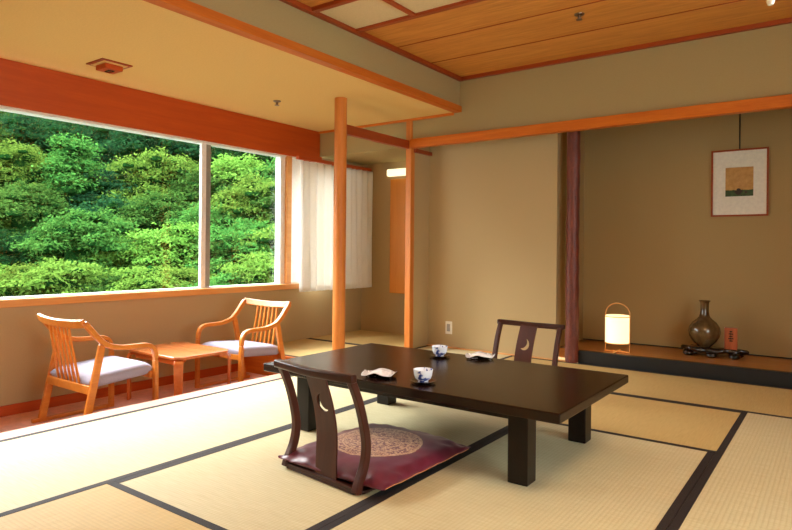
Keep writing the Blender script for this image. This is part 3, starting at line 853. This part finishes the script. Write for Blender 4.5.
def blob(bm, c, rx, rz, mi=1):
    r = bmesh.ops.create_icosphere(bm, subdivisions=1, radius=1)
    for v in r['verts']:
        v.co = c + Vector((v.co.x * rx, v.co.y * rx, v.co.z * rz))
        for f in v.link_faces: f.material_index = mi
def crown(kind, seed):
    """unit crown: radius ~1, top at z=0, reaching down"""
    rnd = random.Random(seed); bm = BM()
    lobes = []
    H, N = {'cone': (2.8, 90), 'dome': (2.3, 84), 'tier': (1.5, 64)}[kind]
    lump = [Vector((rnd.gauss(0, 1), rnd.gauss(0, 1), 0)).normalized() for _ in range(3)]
    for k in range(N):
        f = (k + .5) / N; a = k * 2.399 + rnd.uniform(-.7, .7); u = Vector((math.cos(a), math.sin(a), 0))
        bulge = 1 + .22 * max(0, u.dot(lump[0])) - .2 * max(0, u.dot(lump[1]))
        if kind == 'cone': rad = (.08 + .92 * f ** .75) * rnd.uniform(.5, 1.15); z = -H * f + rnd.uniform(-.15, .1); lr = rnd.uniform(.12, .34); lz = lr * rnd.uniform(.5, .8)
        elif kind == 'dome': rad = math.sqrt(max(0, 1 - (1 - min(1, f * 1.35)) ** 2)) * rnd.uniform(.5, 1.2); z = -H * f ** 1.6 + rnd.uniform(-.22, .12); lr = rnd.uniform(.15, .34); lz = lr * rnd.uniform(.45, .7)
        else: rad = (.2 + .95 * f ** .6) * rnd.uniform(.4, 1.1); z = -H * f ** 1.2 + rnd.uniform(-.2, .12); lr = rnd.uniform(.16, .4); lz = lr * rnd.uniform(.22, .4)
        lobes.append((Vector((rad * bulge * math.cos(a), rad * bulge * math.sin(a), z - lz)), lr, lz))
    for c, r, z in lobes:
        leafy(bm, c, r, z, int(2300 * r * r) + 60, .040, rnd)
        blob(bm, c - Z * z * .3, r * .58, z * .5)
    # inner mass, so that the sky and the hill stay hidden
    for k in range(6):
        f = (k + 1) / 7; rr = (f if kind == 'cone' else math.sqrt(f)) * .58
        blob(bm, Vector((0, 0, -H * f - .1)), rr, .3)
    return bm, H
PROTO = {}
def tree(name, kind, seed, leaf, top, R, label, group):
    key = (kind, seed % 2)
    base = hill_z(top.x, top.y)
    t = thing(name, label, 'tree', (top.x, top.y, base - .1), (seed * 2.1) % 6.28, group)
    if key not in PROTO:
        bm, H = crown(kind, seed % 2 + {'cone': 5, 'dome': 25, 'tier': 45}[kind])
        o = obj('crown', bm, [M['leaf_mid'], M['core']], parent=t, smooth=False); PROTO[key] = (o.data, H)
    else:
        o = bpy.data.objects.new('crown', PROTO[key][0]); COL.objects.link(o); o.parent = t
    o.material_slots[0].link = 'OBJECT'; o.material_slots[0].material = M[leaf]
    h = top.z - base + .1
    o.location = (0, 0, h); o.scale = (R, R, R)
    obj('trunk', tube([(0, 0, 0), (.05 * R, .03, h * .5), (0, 0, h - R * .5)], (.09 * R + .03, .03 * R), 8), M['bark'], parent=t, smooth=True)
rnd = random.Random(5)
ORD = ['leftmost', 'second', 'third', 'fourth', 'fifth', 'sixth', 'seventh', 'eighth', 'ninth', 'tenth', 'eleventh']
def tree_row(specs, depth, rowname, adj):
    specs = sorted(specs)
    for k, (px, py, R, kind, leaf) in enumerate(specs):
        dd = depth * (1 + rnd.uniform(-.03, .03)); top = along(px, py, dd)
        hue = {'leaf_yellow': 'yellow-green', 'leaf_mid': 'mid green', 'leaf_deep': 'deep green'}[leaf]
        form = {'cone': 'pointed', 'dome': 'rounded', 'tier': 'layered'}[kind]
        if k == 0: lab = '%s %s tree, leftmost in %s' % (hue, form, rowname)
        else: lab = '%s %s tree, %s from the left in %s' % (hue, form, ORD[k], rowname)
        tree('broadleaf_tree', kind, k + int(depth), leaf, top, R, lab, adj)
Yl, Md, Dp = 'leaf_yellow', 'leaf_mid', 'leaf_deep'
tree_row([(-22, 262, 1.5, 'tier', Yl), (22, 268, 1.4, 'tier', Yl), (70, 258, 1.75, 'tier', Yl), (108, 276, 1.2, 'tier', Md), (150, 264, 1.4, 'tier', Yl), (188, 270, 1.3, 'tier', Yl), (228, 272, 1.4, 'tier', Md), (262, 256, 1.4, 'tier', Yl), (300, 262, 1.5, 'tier', Yl)], 17,
         'the lowest row above the sill', 'trees in the lowest row')
tree_row([(-12, 232, 1.8, 'dome', Dp), (35, 238, 1.7, 'dome', Dp), (82, 214, 2.0, 'dome', Md), (132, 240, 1.6, 'tier', Yl), (172, 226, 1.9, 'tier', Yl), (216, 238, 1.7, 'dome', Md), (252, 224, 1.8, 'dome', Md), (296, 226, 1.9, 'dome', Yl)], 22,
         'the second row up the hill', 'trees in the second row')
tree_row([(-15, 196, 2.1, 'dome', Yl), (26, 186, 2.0, 'dome', Md), (118, 202, 2.2, 'dome', Dp), (158, 196, 2.1, 'dome', Md), (212, 208, 2.0, 'dome', Md), (258, 182, 2.3, 'dome', Yl), (302, 190, 2.3, 'dome', Md)], 27,
         'the third row up the hill', 'trees in the third row')
tree_row([(-10, 150, 2.5, 'dome', Md), (22, 148, 2.2, 'dome', Yl), (74, 134, 2.5, 'cone', Md), (128, 168, 2.2, 'dome', Dp), (160, 156, 2.4, 'dome', Yl), (205, 172, 2.4, 'dome', Md), (240, 160, 2.5, 'dome', Yl), (290, 160, 2.6, 'dome', Md)], 31,
         'the fourth row up the hill', 'trees in the fourth row')
tree_row([(-20, 118, 3.0, 'dome', Md), (30, 116, 2.9, 'dome', Dp), (62, 122, 2.8, 'dome', Dp), (108, 128, 2.9, 'dome', Dp), (150, 124, 3.0, 'dome', Dp), (196, 138, 3.0, 'dome', Dp), (236, 132, 3.0, 'dome', Dp), (285, 135, 3.2, 'dome', Dp)], 38,
         'the fifth row high on the hill', 'trees in the fifth row')
tree_row([(-30, 88, 3.8, 'dome', Dp), (18, 80, 3.8, 'dome', Md), (66, 92, 3.6, 'dome', Dp), (116, 84, 3.8, 'dome', Dp), (166, 96, 3.8, 'dome', Dp), (216, 100, 3.8, 'dome', Dp), (268, 98, 3.8, 'dome', Dp)], 46,
         'the sixth row near the hilltop', 'trees in the sixth row')
tree_row([(-20, 40, 5.0, 'dome', Dp), (50, 36, 5.0, 'dome', Dp), (120, 44, 5.0, 'dome', Dp), (190, 50, 5.0, 'dome', Dp), (260, 54, 5.0, 'dome', Dp)], 56,
         'the topmost row behind the others', 'trees in the topmost row')

# ------------------------------------------------------------------ light
wld = bpy.data.worlds.new('overcast_sky'); SC.world = wld; wld.use_nodes = True
bg = wld.node_tree.nodes['Background']; bg.inputs['Color'].default_value = (.86, .95, 1.0, 1); bg.inputs['Strength'].default_value = 4.0
def sun(name, direction, strength, angle, col):
    l = bpy.data.lights.new(name, 'SUN'); l.energy = strength; l.angle = math.radians(angle); l.color = col
    o = bpy.data.objects.new(name, l); COL.objects.link(o)
    o.rotation_euler = Vector(direction).to_track_quat('-Z', 'Y').to_euler(); return o
sun('hazy_sun', (.80, .14, -.58), 9.6, 50, (1, .99, .97))

vs = SC.view_settings
vs.view_transform = 'Standard'; vs.look = 'None'; vs.exposure = 1.2; vs.gamma = 1; vs.use_curve_mapping = False
SC.cycles.max_bounces = 10; SC.cycles.diffuse_bounces = 6; SC.cycles.transparent_max_bounces = 12
SC.cycles.sample_clamp_indirect = 6; SC.cycles.caustics_reflective = False; SC.cycles.caustics_refractive = False
